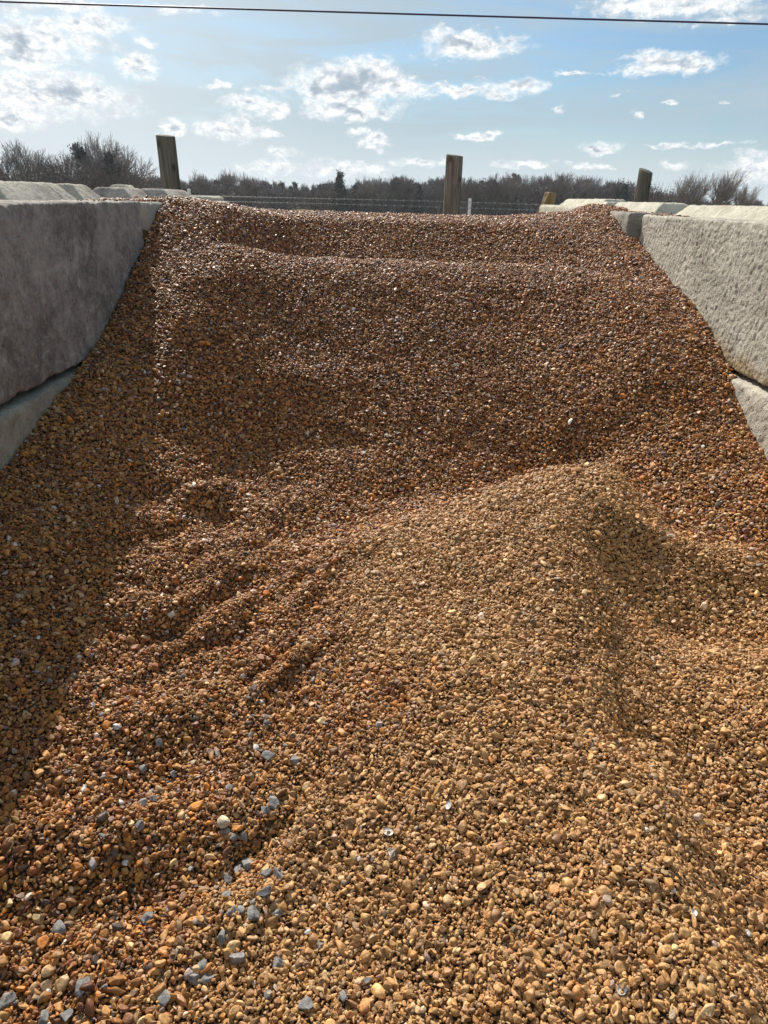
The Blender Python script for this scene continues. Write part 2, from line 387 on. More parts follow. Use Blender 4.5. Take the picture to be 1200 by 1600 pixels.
def instancer(name, base, pts, rot, scl, idx, coll, mat, colr=None):
    """ONE object: its own mesh plus shapes placed on its loose points by geometry nodes"""
    bV, bF = base
    V = np.concatenate([bV, pts]) if len(bV) else pts
    me = mesh(name, V, bF) if len(bV) else bpy.data.meshes.new(name)
    if not len(bV):
        me.vertices.add(len(V)); me.vertices.foreach_set('co', V.astype(np.float32).ravel()); me.update()
    n0 = len(bV); n = len(V)
    def put(nm, typ, arr, field='vector'):
        full = np.zeros((n,) + arr.shape[1:], np.float32); full[n0:] = arr
        a = me.attributes.new(nm, typ, 'POINT'); a.data.foreach_set(field, full.ravel())
    put('rot', 'FLOAT_VECTOR', rot); put('scl', 'FLOAT_VECTOR', scl)
    a = me.attributes.new('idx', 'INT', 'POINT'); f = np.zeros(n, np.int32); f[n0:] = idx; a.data.foreach_set('value', f)
    a = me.attributes.new('sel', 'BOOLEAN', 'POINT'); f = np.zeros(n, bool); f[n0:] = True; a.data.foreach_set('value', f)
    if colr is not None: put('col', 'FLOAT_COLOR', np.concatenate([colr, np.ones((len(colr), 1))], 1), 'color')
    o = obj(name, me, mat)
    g = bpy.data.node_groups.new(name, 'GeometryNodeTree')
    g.interface.new_socket('Geometry', in_out='INPUT', socket_type='NodeSocketGeometry')
    g.interface.new_socket('Geometry', in_out='OUTPUT', socket_type='NodeSocketGeometry')
    N = g.nodes.new; L = g.links.new
    gi = N('NodeGroupInput'); go = N('NodeGroupOutput')
    def at(nm, ty):
        x = N('GeometryNodeInputNamedAttribute'); x.data_type = ty; x.inputs[0].default_value = nm; return x.outputs[0]
    mp = N('GeometryNodeMeshToPoints'); L(gi.outputs[0], mp.inputs['Mesh']); L(at('sel', 'BOOLEAN'), mp.inputs['Selection'])
    ci = N('GeometryNodeCollectionInfo'); ci.inputs[0].default_value = coll; ci.inputs['Separate Children'].default_value = True
    ii = N('GeometryNodeInstanceOnPoints'); L(mp.outputs[0], ii.inputs['Points']); L(ci.outputs[0], ii.inputs['Instance'])
    ii.inputs['Pick Instance'].default_value = True; L(at('idx', 'INT'), ii.inputs['Instance Index'])
    e2r = N('FunctionNodeEulerToRotation'); L(at('rot', 'FLOAT_VECTOR'), e2r.inputs[0]); L(e2r.outputs[0], ii.inputs['Rotation'])
    L(at('scl', 'FLOAT_VECTOR'), ii.inputs['Scale'])
    j = N('GeometryNodeJoinGeometry'); L(ii.outputs[0], j.inputs[0]); L(gi.outputs[0], j.inputs[0]); L(j.outputs[0], go.inputs[0])
    md = o.modifiers.new('scatter', 'NODES'); md.node_group = g
    return o

def lay(x, y, r, tilt, seed_n=None):
    """euler angles that lay a flat stone on the slope with a random tilt"""
    nx, ny = -bil(DX, x, y), -bil(DY, x, y)
    n = np.stack([nx, ny, np.ones_like(nx)], 1); n += r.normal(size=n.shape) * tilt[:, None]
    n /= np.linalg.norm(n, axis=1)[:, None]
    sp = r.uniform(0, 2 * math.pi, len(x))
    ux = np.stack([np.cos(sp), np.sin(sp), 0 * sp], 1); ux -= n * (ux * n).sum(1)[:, None]; ux /= np.linalg.norm(ux, axis=1)[:, None]
    vy = np.cross(n, ux)
    # XYZ euler from matrix columns (ux, vy, n)
    ry = np.arcsin(np.clip(-ux[:, 2], -1, 1)); rx = np.arctan2(vy[:, 2], n[:, 2]); rz = np.arctan2(ux[:, 1], ux[:, 0])
    return np.stack([rx, ry, rz], 1)

def in_bay(x, y, z):
    inside = (x > XL + .004) & (x < XR - .004)
    l = (x <= XL + .004) & (y > 3.35) & (z > EYE - .052) & (x > -1.9)
    rr = (x >= XR - .004) & (y > 4.5) & (z > EYE - .062) & (x < 2.2)
    rim = (y < 5.75) | (z > EYE - .30)
    return (inside | l | rr) & rim & (y < 6.4)
def scatter(sp, jit, y0, y1, r):
    xs = np.arange(-1.9, 2.2, sp); ys = np.arange(y0, y1, sp * .866)
    X, Y = np.meshgrid(xs, ys); X = X + (np.arange(len(ys)) % 2)[:, None] * sp / 2
    x = X.ravel() + r.uniform(-jit, jit, X.size) * sp; y = Y.ravel() + r.uniform(-jit, jit, X.size) * sp
    z = H(x, y); k = in_bay(x, y, z)
    # thin the part nobody stands in front of
    k &= (y > .45) | (r.random(len(x)) < .5)
    return x[k], y[k], z[k]
PAL = np.array([.90, .79, .75]) * np.array([[.43, .225, .062], [.55, .325, .115], [.33, .14, .040], [.18, .078, .030], [.64, .46, .23], [.54, .235, .042], [.25, .160, .085], [.25, .090, .042], [.30, .28, .28], [.70, .63, .54], [.10, .075, .062]])
W_ORG = np.array([.24, .15, .21, .10, .06, .12, .07, .04, .010, .012, .025])
W_DUST = np.array([.34, .28, .09, .04, .09, .06, .08, .01, .008, .006, .008])
W_TOP = np.array([.20, .11, .20, .17, .05, .06, .10, .07, .015, .012, .04])
def colours(x, y, r):
    n = len(x)
    p = np.stack([x, y, 0 * x], 1)
    edge = -.10 - .30 * sstep(y, 1.3, .5) + .22 * fbm(p * 1.7 + 5, 3)
    dust = sstep(x, edge - .12, edge + .12) * (1 - sstep(y + .08 * fbm(p * 2.3, 2) - np.interp(x, [-.4, 0, .4, .9, 1.1, 1.3, 1.5], [2.1, 2.35, 2.5, 2.56, 2.3, 2.05, 1.85]), -.02, .12))
    top = sstep(y, 2.4, 4.0)
    def pick(wts): return PAL[r.choice(len(PAL), n, p=wts / wts.sum())]
    u = r.random(n)
    c = np.where((u < top)[:, None], pick(W_TOP), pick(W_ORG)); c = np.where((u > 1 - dust)[:, None], pick(W_DUST), c)
    c = c * r.lognormal(0, .16, n)[:, None] * (1 + r.normal(size=(n, 3)) * .04)
    lum = c.mean(1, keepdims=True)
    # real dust coat on the fresh, dry heap
    d = dust[:, None]; c = c * (1 - .34 * d) + np.array([.42, .258, .116]) * .34 * d * (.8 + .4 * lum / .2)
    c = c * (1 - .04 * top[:, None]) * (1 + top[:, None] * np.array([.01, -.01, .10]))
    return np.clip(c, .02, .85)
rows = []
K1, K2 = .77, .85
LAYERS = (  # spacing, lift, mean size, spread, tilt, y range, seed
 (.0094 * K1, -.0026, .0112 * K1, .28, .50, -.3, 2.3, 1), (.0122 * K1, .0015, .0120 * K1, .38, .85, -.3, 2.3, 2), (.030, .0036, .0150, .36, .8, -.3, 2.3, 3),
 (.0112 * K2, -.0026, .0134 * K2, .26, .50, 2.3, 6.4, 4), (.0145 * K2, .0016, .0142 * K2, .32, .80, 2.3, 6.4, 5), (.036, .0036, .0165, .28, .7, 2.3, 6.4, 6),
 (.016, 0, .0190, .24, .4, -1.4, -.3, 7))
for (sp, lift, mean, sig, tilt, y0, y1, seed) in LAYERS:
    r = np.random.default_rng(seed)
    x, y, z = scatter(sp, .46, y0, y1, r)
    size = np.clip(mean * r.lognormal(0, sig, len(x)), .0045, .027)
    fl = r.uniform(.75, 1.3, len(x))
    s = np.stack([size * r.uniform(.95, 1.32, len(x)), size, size * fl], 1)
    z = z + lift + r.normal(size=len(x)) * .0035
    rows.append((np.stack([x, y, z], 1), lay(x, y, r, np.full(len(x), tilt)), s, r.integers(0, 20, len(x)), colours(x, y, r)))
# strays that rolled onto the wall tops
r = np.random.default_rng(77)
for (xa, xb, ya, yb, zt, n) in ((XL - .10, XL - .008, 3.0, 4.25, EYE - .040, 110), (XL - .30, XL - .008, 3.55, 4.3, EYE - .040, 220), (XR + .01, XR + .10, 3.9, 4.62, EYE - .052, 60), (XR + .01, XR + .22, 4.6, 5.1, EYE - .045, 160)):
    x = r.uniform(xa, xb, n); y = ya + (yb - ya) * r.random(n) ** .45
    sz = r.uniform(.009, .017, n); zz = np.maximum(zt, H(x, y)) + sz * .25
    ro = np.stack([r.normal(size=n) * .25, r.normal(size=n) * .25, r.uniform(0, 6.28, n)], 1)
    rows.append((np.stack([x, y, zz], 1), ro, np.stack([sz * 1.15, sz, sz], 1), r.integers(0, 20, n), colours(x, y, r)))
PT, RO, SCL, IDX, CL = (np.concatenate([q[k] for q in rows]) for k in range(5))
print('pebbles', len(PT))
ok = (GX[:-1, :-1] > XL + .0) & (GX[1:, 1:] < XR - .0) | ((GY[:-1, :-1] > 3.4) & (GX[:-1, :-1] > -2.0) & (GX[1:, 1:] < 2.3))
nxg = len(gx); jj, ii_ = np.nonzero(ok)
v00 = jj * nxg + ii_
FF = np.stack([v00, v00 + 1, v00 + nxg + 1, v00 + nxg], 1)
used, inv = np.unique(FF, return_inverse=True)
BV = np.stack([GX.ravel(), GY.ravel(), GZ.ravel() - .010], 1)[used]
m, t, b = material('packed_gravel_bed', .95, .1)
tc = t.n('ShaderNodeTexCoord').outputs['Object']
t.put(b.inputs['Base Color'], t.mix(t.noise(tc, 150, 3), (.06, .035, .018), (.14, .085, .045)))
gravel = instancer('gravel_heap', (BV, inv.reshape(-1, 4)), PT, RO, SCL, IDX, pc, m, CL)
tag(gravel, 'huge heap of brown and tan river pebbles filling the concrete bay', 'gravel', kind='stuff')

# ------------------------------------------------------------------ grey and white stones lying on the heap
def angular(r, size, mat, name, flat=.6):
    V = pebble_verts(r, 8, 26., flat, ico(3)[0]) * size
    me = mesh(name, V, IF, False)
    me.materials.append(mat); return me
def lay_stone(name, me, x, y, r, up, label, cat, group=None, tilt=.25):
    o = bpy.data.objects.new(name, me); COL.objects.link(o)
    z = float(H([x], [y])[0]); o.location = (x, y, z + up)
    o.rotation_euler = lay(np.array([x]), np.array([y]), r, np.array([tilt]))[0]
    return tag(o, label, cat, group)
GREY = [(-0.265, 1.319, 0.0343), (-0.199, 1.296, 0.0276), (-0.318, 1.378, 0.0192), (-0.234, 1.195, 0.0351), (-0.252, 1.18, 0.0232), (-0.501, 1.178, 0.023), (-0.277, 1.073, 0.0304), (-0.293, 1.065, 0.0248), (-0.225, 1.029, 0.032), (-0.201, 1.019, 0.033), (-0.236, 0.936, 0.0301), (-0.446, 0.942, 0.0305), (-0.601, 0.898, 0.0319), (-0.255, 0.859, 0.0359), (-0.172, 0.856, 0.0311), (-0.218, 0.977, 0.036), (-0.051, 0.785, 0.0271), (-0.112, 0.776, 0.0338), (-0.368, 0.786, 0.0296), (-0.513, 0.795, 0.0296), (-0.312, 0.84, 0.0284), (-0.323, 0.825, 0.0305), (-0.302, 0.826, 0.0235), (-0.63, 0.761, 0.0333), (-0.56, 0.746, 0.0286), (-0.523, 0.748, 0.0243), (-0.287, 0.891, 0.0268), (-0.189, 0.945, 0.0228), (-0.298, 0.986, 0.0234), (-0.262, 0.94, 0.0201), (-0.278, 0.937, 0.0251), (-0.241, 0.961, 0.0178), (-0.291, 1.119, 0.0253), (-0.331, 1.126, 0.0198), (-0.312, 1.118, 0.0225), (-0.365, 1.243, 0.021), (-0.272, 1.25, 0.018), (-0.341, 1.22, 0.0237), (-0.23, 1.351, 0.019), (-0.284, 1.424, 0.023), (-0.535, 1.34, 0.022), (-0.551, 1.264, 0.0181), (-0.507, 1.099, 0.0275), (-0.625, 1.211, 0.0175), (-0.486, 0.908, 0.0198), (-0.518, 1.206, 0.0205), (-0.486, 1.277, 0.0199), (-0.573, 1.065, 0.0175), (-0.157, 1.599, 0.0213), (-0.378, 1.591, 0.0213), (-0.585, 0.776, 0.018), (-0.184, 0.801, 0.0207), (-0.68, 1.371, 0.0158), (-0.312, 1.042, 0.0217), (-0.326, 1.016, 0.0187), (-0.099, 0.877, 0.0145), (-0.007, 0.812, 0.0161), (-0.396, 1.344, 0.019), (-0.325, 1.442, 0.0165), (-0.542, 1.582, 0.0159)]
WHITE = [(-0.337, 1.142, 0.0284, 'c'), (0.027, 1.083, 0.0217, 's'), (0.034, 1.035, 0.0171, 's'), (0.154, 1.123, 0.0165, 's'), (0.407, 0.734, 0.0188, 's'), (-0.519, 1.038, 0.016, 'w'), (-0.388, 1.046, 0.0135, 'w'), (-0.963, 2.195, 0.0173, 'w'), (-1.009, 2.14, 0.0147, 'w'), (-1.03, 2.002, 0.018, 'w'), (-0.779, 2.34, 0.0186, 'w'), (-0.963, 2.942, 0.0215, 'w'), (-0.999, 2.873, 0.0185, 'w'), (-0.098, 2.974, 0.0229, 'w'), (0.006, 3.074, 0.0234, 'w'), (0.526, 1.859, 0.0174, 's'), (-0.633, 1.335, 0.0186, 'w'), (-0.931, 1.722, 0.0144, 'w'), (-1.039, 1.771, 0.0181, 'w'), (-0.311, 1.487, 0.0152, 'w'), (0.999, 2.212, 0.0178, 'w'), (0.286, 3.188, 0.0179, 'w'), (1.144, 3.188, 0.0172, 'w'), (1.278, 2.712, 0.0181, 'w'), (1.241, 2.48, 0.017, 'w'), (-0.3, 1.344, 0.0189, 'w'), (-0.65, 1.172, 0.0171, 'w'), (-0.653, 1.182, 0.0115, 'w'), (0.743, 0.942, 0.0152, 'w'), (0.578, 0.872, 0.0139, 's'), (0.548, 0.903, 0.0129, 'w'), (0.544, 1.036, 0.0116, 'w'), (-0.034, 1.036, 0.0119, 'w'), (-0.124, 0.902, 0.0147, 'w'), (-0.568, 1.162, 0.0171, 'w'), (-0.395, 1.282, 0.0138, 'w'), (-0.883, 1.516, 0.0149, 'w'), (-0.794, 1.192, 0.0113, 'w'), (-0.874, 2.912, 0.0161, 'w'), (-0.209, 3.743, 0.0166, 'w'), (-0.481, 3.393, 0.0154, 'w'), (0.288, 3.265, 0.0182, 'w'), (-0.788, 1.523, 0.0151, 'w'), (-0.57, 0.782, 0.0135, 'w')]
IV4, IF4 = ico(4)
SPECIAL = {  # the ones that can be told apart
 8: 'right one of the two big blue-grey stones lying side by side', 9: 'left one of the two big blue-grey stones lying side by side',
 10: 'large blue-grey angular stone just below the side by side pair', 3: 'blue-grey angular stone by itself halfway up the grey trail',
 0: 'roundest grey stone at the top of the grey trail', 1: 'rounded dark grey stone at the upper right end of the grey trail',
 13: 'long upright blue-grey stone left of the bottom grey cluster', 14: 'oval speckled grey stone near the bottom edge',
 16: 'square grey stone farthest right near the bottom edge', 11: 'lone squarish grey stone in the lower left gravel',
 12: 'blue-grey stone in a shaded hollow near the left edge', 23: 'dark grey stone in the bottom left corner'}
for k, (x, y, s_) in enumerate(GREY):
    r = np.random.default_rng(500 + k)
    V = pebble_verts(r, 9, 90., .60, IV4, .42, .85) * s_ * 1.04
    V += (fbm(V * 90 + k, 3) * s_ * .02)[:, None] * V / np.maximum(np.linalg.norm(V, axis=1), 1e-6)[:, None]
    me = mesh('grey_stone', V, IF4, False); me.materials.append(M_GREY)
    lay_stone('grey_stone', me, x, y, r, .0030 + s_ * .10, SPECIAL.get(k, 'small blue-grey angular stone, one of many scattered over the orange gravel at lower left'), 'stone', 'blue-grey stones scattered in the gravel')
for k, (x, y, s_, kind) in enumerate(WHITE):
    r = np.random.default_rng(800 + k)
    if kind == 's':
        V = IV4 * np.array([.5, .34, .16])
        up = V[:, 2] > 0; V[up, 2] = -V[up, 2] * .8 + .002 / s_; V = V * s_ * 1.1
        me = mesh('shell', V, IF4); me.materials.append(M_WHITE)
        lay_stone('shell', me, x, y, r, .007 + s_ * .1, 'small white broken shell, hollow side up, lying on the tan gravel', 'shell', 'white shells on the gravel', .5)
    else:
        V = pebble_verts(r, 8, 12., .6, IV4) * s_
        me = mesh('white_stone', V, IF4); me.materials.append(M_CREAM if kind == 'c' else M_WHITE)
        lay_stone('cream_stone' if kind == 'c' else 'white_stone', me, x, y, r, .0045 + s_ * .14, 'large cream coloured angular stone beside the grey stones' if kind == 'c' else 'small bright white pebble, one of the few scattered over the brown gravel', 'stone', None if kind == 'c' else 'white pebbles scattered over the gravel', .3)

# ------------------------------------------------------------------ concrete blocks
def rbox(size, res, rr, amp, seed, knob=False, taper=(0, 0), lump=0.):
    """closed rounded box surface with rough relief; size full extents, centred"""
    hx, hy, hz = np.array(size) / 2
    n = [max(2, int(round(s / res))) for s in size]
    Vs = []; Fs = []; off = 0
    for ax in range(3):
        a, b = [(1, 2), (2, 0), (0, 1)][ax]
        for sgn in (-1, 1):
            ua = np.linspace(-1, 1, n[a] + 1); ub = np.linspace(-1, 1, n[b] + 1)
            A, B = np.meshgrid(ua, ub, indexing='ij')
            P = np.zeros(A.shape + (3,)); P[..., ax] = sgn; P[..., a] = A; P[..., b] = B
            I = np.arange(A.size).reshape(A.shape) + off
            q = np.stack([I[:-1, :-1], I[1:, :-1], I[1:, 1:], I[:-1, 1:]], -1).reshape(-1, 4)
            Fs.append(q if sgn > 0 else q[:, ::-1]); Vs.append(P.reshape(-1, 3)); off += A.size
    V = np.concatenate(Vs); F = np.concatenate(Fs)
    key = np.round(V * 1e5).astype(np.int64); _, idx, inv = np.unique(key, axis=0, return_index=True, return_inverse=True)
    V = V[idx]; F = inv.reshape(-1)[F]
    hh = np.array([hx, hy, hz]); P = V * hh
    I = np.clip(P, -(hh - rr), hh - rr); d = P - I; L = np.linalg.norm(d, axis=1)[:, None]
    nrm = np.where(L > 1e-9, d / np.maximum(L, 1e-9), 0)
    P = I + nrm * rr
    if taper[0] or taper[1]:
        k = (P[:, 2] + hz) / (2 * hz); P[:, 0] *= 1 - taper[0] * k; P[:, 1] *= 1 - taper[1] * k
    q = P + seed * 3.7
    # chipped edges: stronger relief near arrises
    edge = 1 - sstep(np.sort(hh - np.abs(P), axis=1)[:, 1], 0, .05)
    disp = amp * (.55 * fbm(q * 26, 3, .65) + .25 * fbm(q * 5, 2)) + edge * amp * 2.2 * np.minimum(0, fbm(q * 13 + 5, 3, .6) - .1)
    if lump: disp = disp + lump * (np.abs(perlin(q * np.array([44, 44, 34.]) + 2)) * 1.1 + np.abs(perlin(q * 75 + 8)) * .9 + fbm(q * 100, 2) * .4 + perlin(q * 9) * .35 - .5)
    P = P + nrm * disp[:, None]
    return P, F
def block(cx, cy, cz, L, label, mat, res=.02, rot=0., amp=.004, lump=0., ridges=(), lean=0., across=False, mat_r=None, Wd=.60, group='concrete blocks walling the gravel bay', seed=None):
    seed = seed if seed is not None else random.random() * 9
    V, F = rbox((Wd, L, .60), res, .013, amp, seed, lump=lump)
    o = obj('concrete_block', mesh('concrete_block', V, F), mat)
    o.location = (cx, cy, cz); o.rotation_euler = (0, R(lean), R(rot + (90 if across else 0)))
    for (y0, ln) in ridges:
        V, F = rbox((.34, ln, .090), min(.014, res * 1.2), .012, .0045, seed + y0, taper=(.55, .16 / ln * .9), lump=.003)
        rd = obj('ridge', mesh('ridge', V, F), mat_r or mat, o); rd.location = (0, y0, .30 + (.020 if cx < 0 else .014))
    return tag(o, label, 'concrete block', group)
tz = EYE - .04 - .30                                      # centre height of the upper course on the left
WD = .60
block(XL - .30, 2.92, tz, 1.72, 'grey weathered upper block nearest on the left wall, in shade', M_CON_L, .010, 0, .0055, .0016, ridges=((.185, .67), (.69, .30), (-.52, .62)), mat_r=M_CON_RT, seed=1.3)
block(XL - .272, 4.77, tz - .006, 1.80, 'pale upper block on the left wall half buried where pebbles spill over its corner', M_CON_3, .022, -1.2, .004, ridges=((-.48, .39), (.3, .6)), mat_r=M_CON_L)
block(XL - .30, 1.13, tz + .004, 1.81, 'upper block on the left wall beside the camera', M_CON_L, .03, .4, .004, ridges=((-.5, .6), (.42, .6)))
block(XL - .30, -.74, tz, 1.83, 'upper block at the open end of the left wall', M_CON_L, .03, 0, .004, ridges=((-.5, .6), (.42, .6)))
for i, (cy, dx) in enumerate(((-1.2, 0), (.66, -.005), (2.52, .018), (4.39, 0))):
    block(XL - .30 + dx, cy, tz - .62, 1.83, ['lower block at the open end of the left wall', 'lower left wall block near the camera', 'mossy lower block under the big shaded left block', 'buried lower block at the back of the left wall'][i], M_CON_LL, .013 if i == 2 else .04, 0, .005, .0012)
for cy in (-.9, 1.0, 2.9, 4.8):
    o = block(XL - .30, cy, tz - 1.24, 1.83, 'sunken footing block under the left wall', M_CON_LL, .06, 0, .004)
tr = EYE - .052 - .30
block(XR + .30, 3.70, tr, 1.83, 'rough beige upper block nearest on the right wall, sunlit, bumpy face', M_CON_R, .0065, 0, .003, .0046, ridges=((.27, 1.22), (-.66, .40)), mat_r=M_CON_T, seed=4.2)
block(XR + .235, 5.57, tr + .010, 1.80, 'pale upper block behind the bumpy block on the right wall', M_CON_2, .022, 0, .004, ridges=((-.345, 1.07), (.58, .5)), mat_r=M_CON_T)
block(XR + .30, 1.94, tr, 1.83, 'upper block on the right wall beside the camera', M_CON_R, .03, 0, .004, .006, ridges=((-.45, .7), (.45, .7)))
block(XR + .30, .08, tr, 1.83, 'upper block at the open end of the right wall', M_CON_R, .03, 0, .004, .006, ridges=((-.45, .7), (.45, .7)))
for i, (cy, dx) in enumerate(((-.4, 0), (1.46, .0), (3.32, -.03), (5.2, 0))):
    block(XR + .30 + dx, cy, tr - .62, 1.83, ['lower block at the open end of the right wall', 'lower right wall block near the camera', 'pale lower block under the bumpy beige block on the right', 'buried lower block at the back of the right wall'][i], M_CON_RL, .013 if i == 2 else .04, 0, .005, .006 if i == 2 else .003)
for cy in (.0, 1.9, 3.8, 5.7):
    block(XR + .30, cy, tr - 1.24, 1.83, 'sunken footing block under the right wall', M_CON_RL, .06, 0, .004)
# back wall, mostly under the gravel
block(-1.85, 6.05, tz + .022, .95, 'flat topped pale block across the back left corner below the leaning post', M_CON_T, .02, 3, .004, across=True, ridges=((.26, .26),), mat_r=M_CON_T, group='concrete blocks walling the gravel bay')
block(1.83, 7.10, EYE - .02 - .30, 1.75, 'pale ridged block at the back right corner beside the split wooden stub', M_CON_T, .022, 0, .004, ridges=((-.05, 1.55),), mat_r=M_CON_T)
for i, cx in enumerate((-.33, 1.3)):
    block(cx, 6.32, tz - .16, 1.60, ['buried back wall block on the left', 'buried back wall block on the right'][i], M_CON_RL, .05, 0, .003, across=True)
for cx in (-1.7, -.1, 1.5):
    block(cx, 6.35, tz - .78, 1.58, 'footing block under the back wall', M_CON_RL, .05, 0, .003, across=True)

# ------------------------------------------------------------------ posts
def post_mesh(r0, r1, h, seed, slant=.02, cracks=3, bend=0.):
    r = np.random.default_rng(seed); na, nh = 72, 70
    th = np.linspace(0, 2 * math.pi, na, endpoint=False); zz = np.linspace(0, h, nh)
    T, Z = np.meshgrid(th, zz)
    k = Z / h; Rr = r0 * (1 - k) + r1 * k
    p = np.stack([np.cos(T) * 3.2, np.sin(T) * 3.2, Z * .8], -1).reshape(-1, 3) + seed
    Rr = Rr * (1 + .05 * fbm(p, 3).reshape(T.shape) + .02 * perlin(p * np.array([3, 3, .5])).reshape(T.shape))
    for c in range(cracks):
        a = r.uniform(0, 2 * math.pi) if c else -math.pi / 2 - .1
        aa = a + .18 * perlin(np.stack([Z.ravel() * 2, Z.ravel() * 0 + c, Z.ravel() * 0], 1)).reshape(Z.shape)
        dd = np.angle(np.exp(1j * (T - aa)))
        dep = (.16 + .1 * c / cracks) * (1 - .75 * sstep(Z, h * .75, h)) * (.4 + .6 * sstep(perlin(np.stack([Z.ravel() * 1.5 + c * 3, Z.ravel() * 0, Z.ravel() * 0 + seed], 1)).reshape(Z.shape), -.4, .3))
        Rr = Rr * (1 - dep * np.exp(-(dd / .09) ** 2))
    X = Rr * np.cos(T) + bend * k ** 2; Y = Rr * np.sin(T)
    Zt = Z + (slant * np.cos(T - 2.2) * Rr / r1) * sstep(k, .96, 1)
    V = np.stack([X, Y, Zt], -1).reshape(-1, 3)
    I = np.arange(na * nh).reshape(nh, na)
    F = np.stack([I[:-1], np.roll(I[:-1], -1, 1), np.roll(I[1:], -1, 1), I[1:]], -1).reshape(-1, 4)
    top = V[-na:]; c0 = top.mean(0); inner = c0 + (top - c0) * .8; inner[:, 2] += .004
    V = np.concatenate([V, inner, [c0 + (0, 0, .006)]]); a0 = na * nh
    idx = np.arange(na)
    F2 = np.stack([I[-1], np.roll(I[-1], -1), a0 + (idx + 1) % na, a0 + idx], 1)
    F3 = np.stack([a0 + idx, a0 + (idx + 1) % na, np.full(na, a0 + na)], 1)
    return mesh('wooden_post', V, [F, F2, F3])
def post(x, y, h, r0, r1, lean, mat, label, seed, **k):
    o = obj('wooden_post', post_mesh(r0, r1, h, seed, **k), mat, loc=(x, y, -.02))
    o.rotation_euler = (R(lean[0]), R(lean[1]), 0)
    return tag(o, label, 'post', 'wooden posts behind the bay')
post(-1.90, 6.75, EYE + .462, .084, .078, (0, -1.2), M_WOODG, 'dark greenish wooden post leaning left, above the left concrete blocks', 11, slant=.012, cracks=2)
post(.620, 8.0, EYE + .435, .094, .083, (0, .1), M_WOOD, 'upright cracked grey wooden post in the middle, behind the gravel crest', 21, slant=.012, cracks=5)
post(2.80, 8.7, EYE + .370, .080, .074, (0, -.3), M_WOODG, 'shortest wooden post, standing behind the right concrete blocks', 31, slant=.03, cracks=3, bend=.015)

# split wooden stub
r = np.random.default_rng(5)
V, F = rbox((.17, .12, 1.72), .02, .02, .006, 2.1, taper=(.35, .2), lump=.004)
V[:, 0] += .03 * np.sin(V[:, 2] * 9)
stub = obj('wooden_stub', mesh('wooden_stub', V, F, False), M_WOODT, loc=(1.60, 8.3, .80)); stub.rotation_euler = (0, R(6), R(25))
tag(stub, 'short split tan wooden stub poking up behind the right end of the gravel crest', 'wooden stub')

# ------------------------------------------------------------------ wire fence and cable
fence = bpy.data.objects.new('wire_fence', None); COL.objects.link(fence); fence.location = (0, 14, 0)
tag(fence, 'thin wire fence with white marker posts running across behind the gravel heap', 'fence')
def wire(z0, rad, seed):
    r = np.random.default_rng(seed); segs = []
    xs = np.linspace(-10, 8, 60); ys = .010 * np.sin(xs * 1.3) - 0.0 * xs
    zs = z0 + .006 * np.sin(xs * .9 + seed) - .0012 * xs
    for i in range(59): segs.append(((xs[i], ys[i], zs[i]), (xs[i + 1], ys[i + 1], zs[i + 1]), rad, rad))
    for x in np.arange(-10, 8, .15):
        x += r.uniform(-.02, .02); z = np.interp(x, xs, zs); y = np.interp(x, xs, ys)
        segs.append(((x - .012, y, z - .018), (x + .012, y, z + .018), .003, .003)); segs.append(((x + .012, y - .01, z - .016), (x - .012, y + .01, z + .016), .003, .003))
    V, F = tubes(segs, 4); return obj('wire', mesh('wire', V, F), M_WIRE, fence)
wire(EYE - .030, .0024, 1); wire(EYE - .120, .0018, 2); wire(EYE - .42, .003, 3); wire(EYE - .80, .003, 4)
for (x, h) in ((-3.70, EYE + .075), (1.418, EYE + .038), (-9.0, EYE + .02), (7.0, EYE + .02)):
    V, F = rbox((.055, .045, h), .02, .008, .0005, x); p = obj('marker_post', mesh('marker_post', V, F), M_WPOST, fence); p.location = (x, .035, h / 2)
segs = []
xs = np.linspace(-40, 40, 81)
for i in range(80):
    f = lambda x: (x, 10 , EYE + 1.998 + .0002 * x * x - .0025 * x)
    segs.append((f(xs[i]), f(xs[i + 1]), .0098, .0098))
V, F = tubes(segs, 10)
cable = tag(obj('overhead_cable', mesh('overhead_cable', V, F), M_CABLE), 'dark overhead cable stretched across the top of the sky', 'cable')

# ------------------------------------------------------------------ ground and field
m, t, b = material('dry_field_grass', .95, .1)
tc = t.n('ShaderNodeTexCoord').outputs['Object']
t.put(b.inputs['Base Color'], t.mix(t.ss(t.noise(tc, .12, 6, .65), .35, .65), (.30, .235, .105), (.20, .19, .07)))
bump(t, b, t.noise(tc, 9, 5, .7), .08)
m2, t2, b2 = material('packed_yard_dirt', .95, .1)
tc = t2.n('ShaderNodeTexCoord').outputs['Object']
t2.put(b2.inputs['Base Color'], t2.mix(t2.noise(tc, 6, 6, .7), (.16, .12, .08), (.28, .22, .15))); bump(t2, b2, t2.noise(tc, 40, 5, .7), .02)
ys = np.concatenate([np.linspace(-60, 20, 30), np.linspace(25, 320, 60), [600, 1500]]); xs = np.concatenate([[-900], np.linspace(-300, 300, 61), [900]])
GXf, GYf = np.meshgrid(xs, ys)
GZf = -1.6 * sstep(GYf, 12, 150) + .12 * fbm(np.stack([GXf.ravel() * .03, GYf.ravel() * .03, 0 * GXf.ravel()], 1), 2).reshape(GXf.shape) * sstep(GYf, 15, 40)
def ground_z(x, y):
    return -1.6 * float(sstep(np.array([y]), 12, 150)[0])
I = np.arange(GXf.size).reshape(GXf.shape)
F = np.stack([I[:-1, :-1], I[:-1, 1:], I[1:, 1:], I[1:, :-1]], -1).reshape(-1, 4)
tag(obj('field', mesh('field', np.stack([GXf.ravel(), GYf.ravel(), GZf.ravel()], 1), F), m), kind='structure')
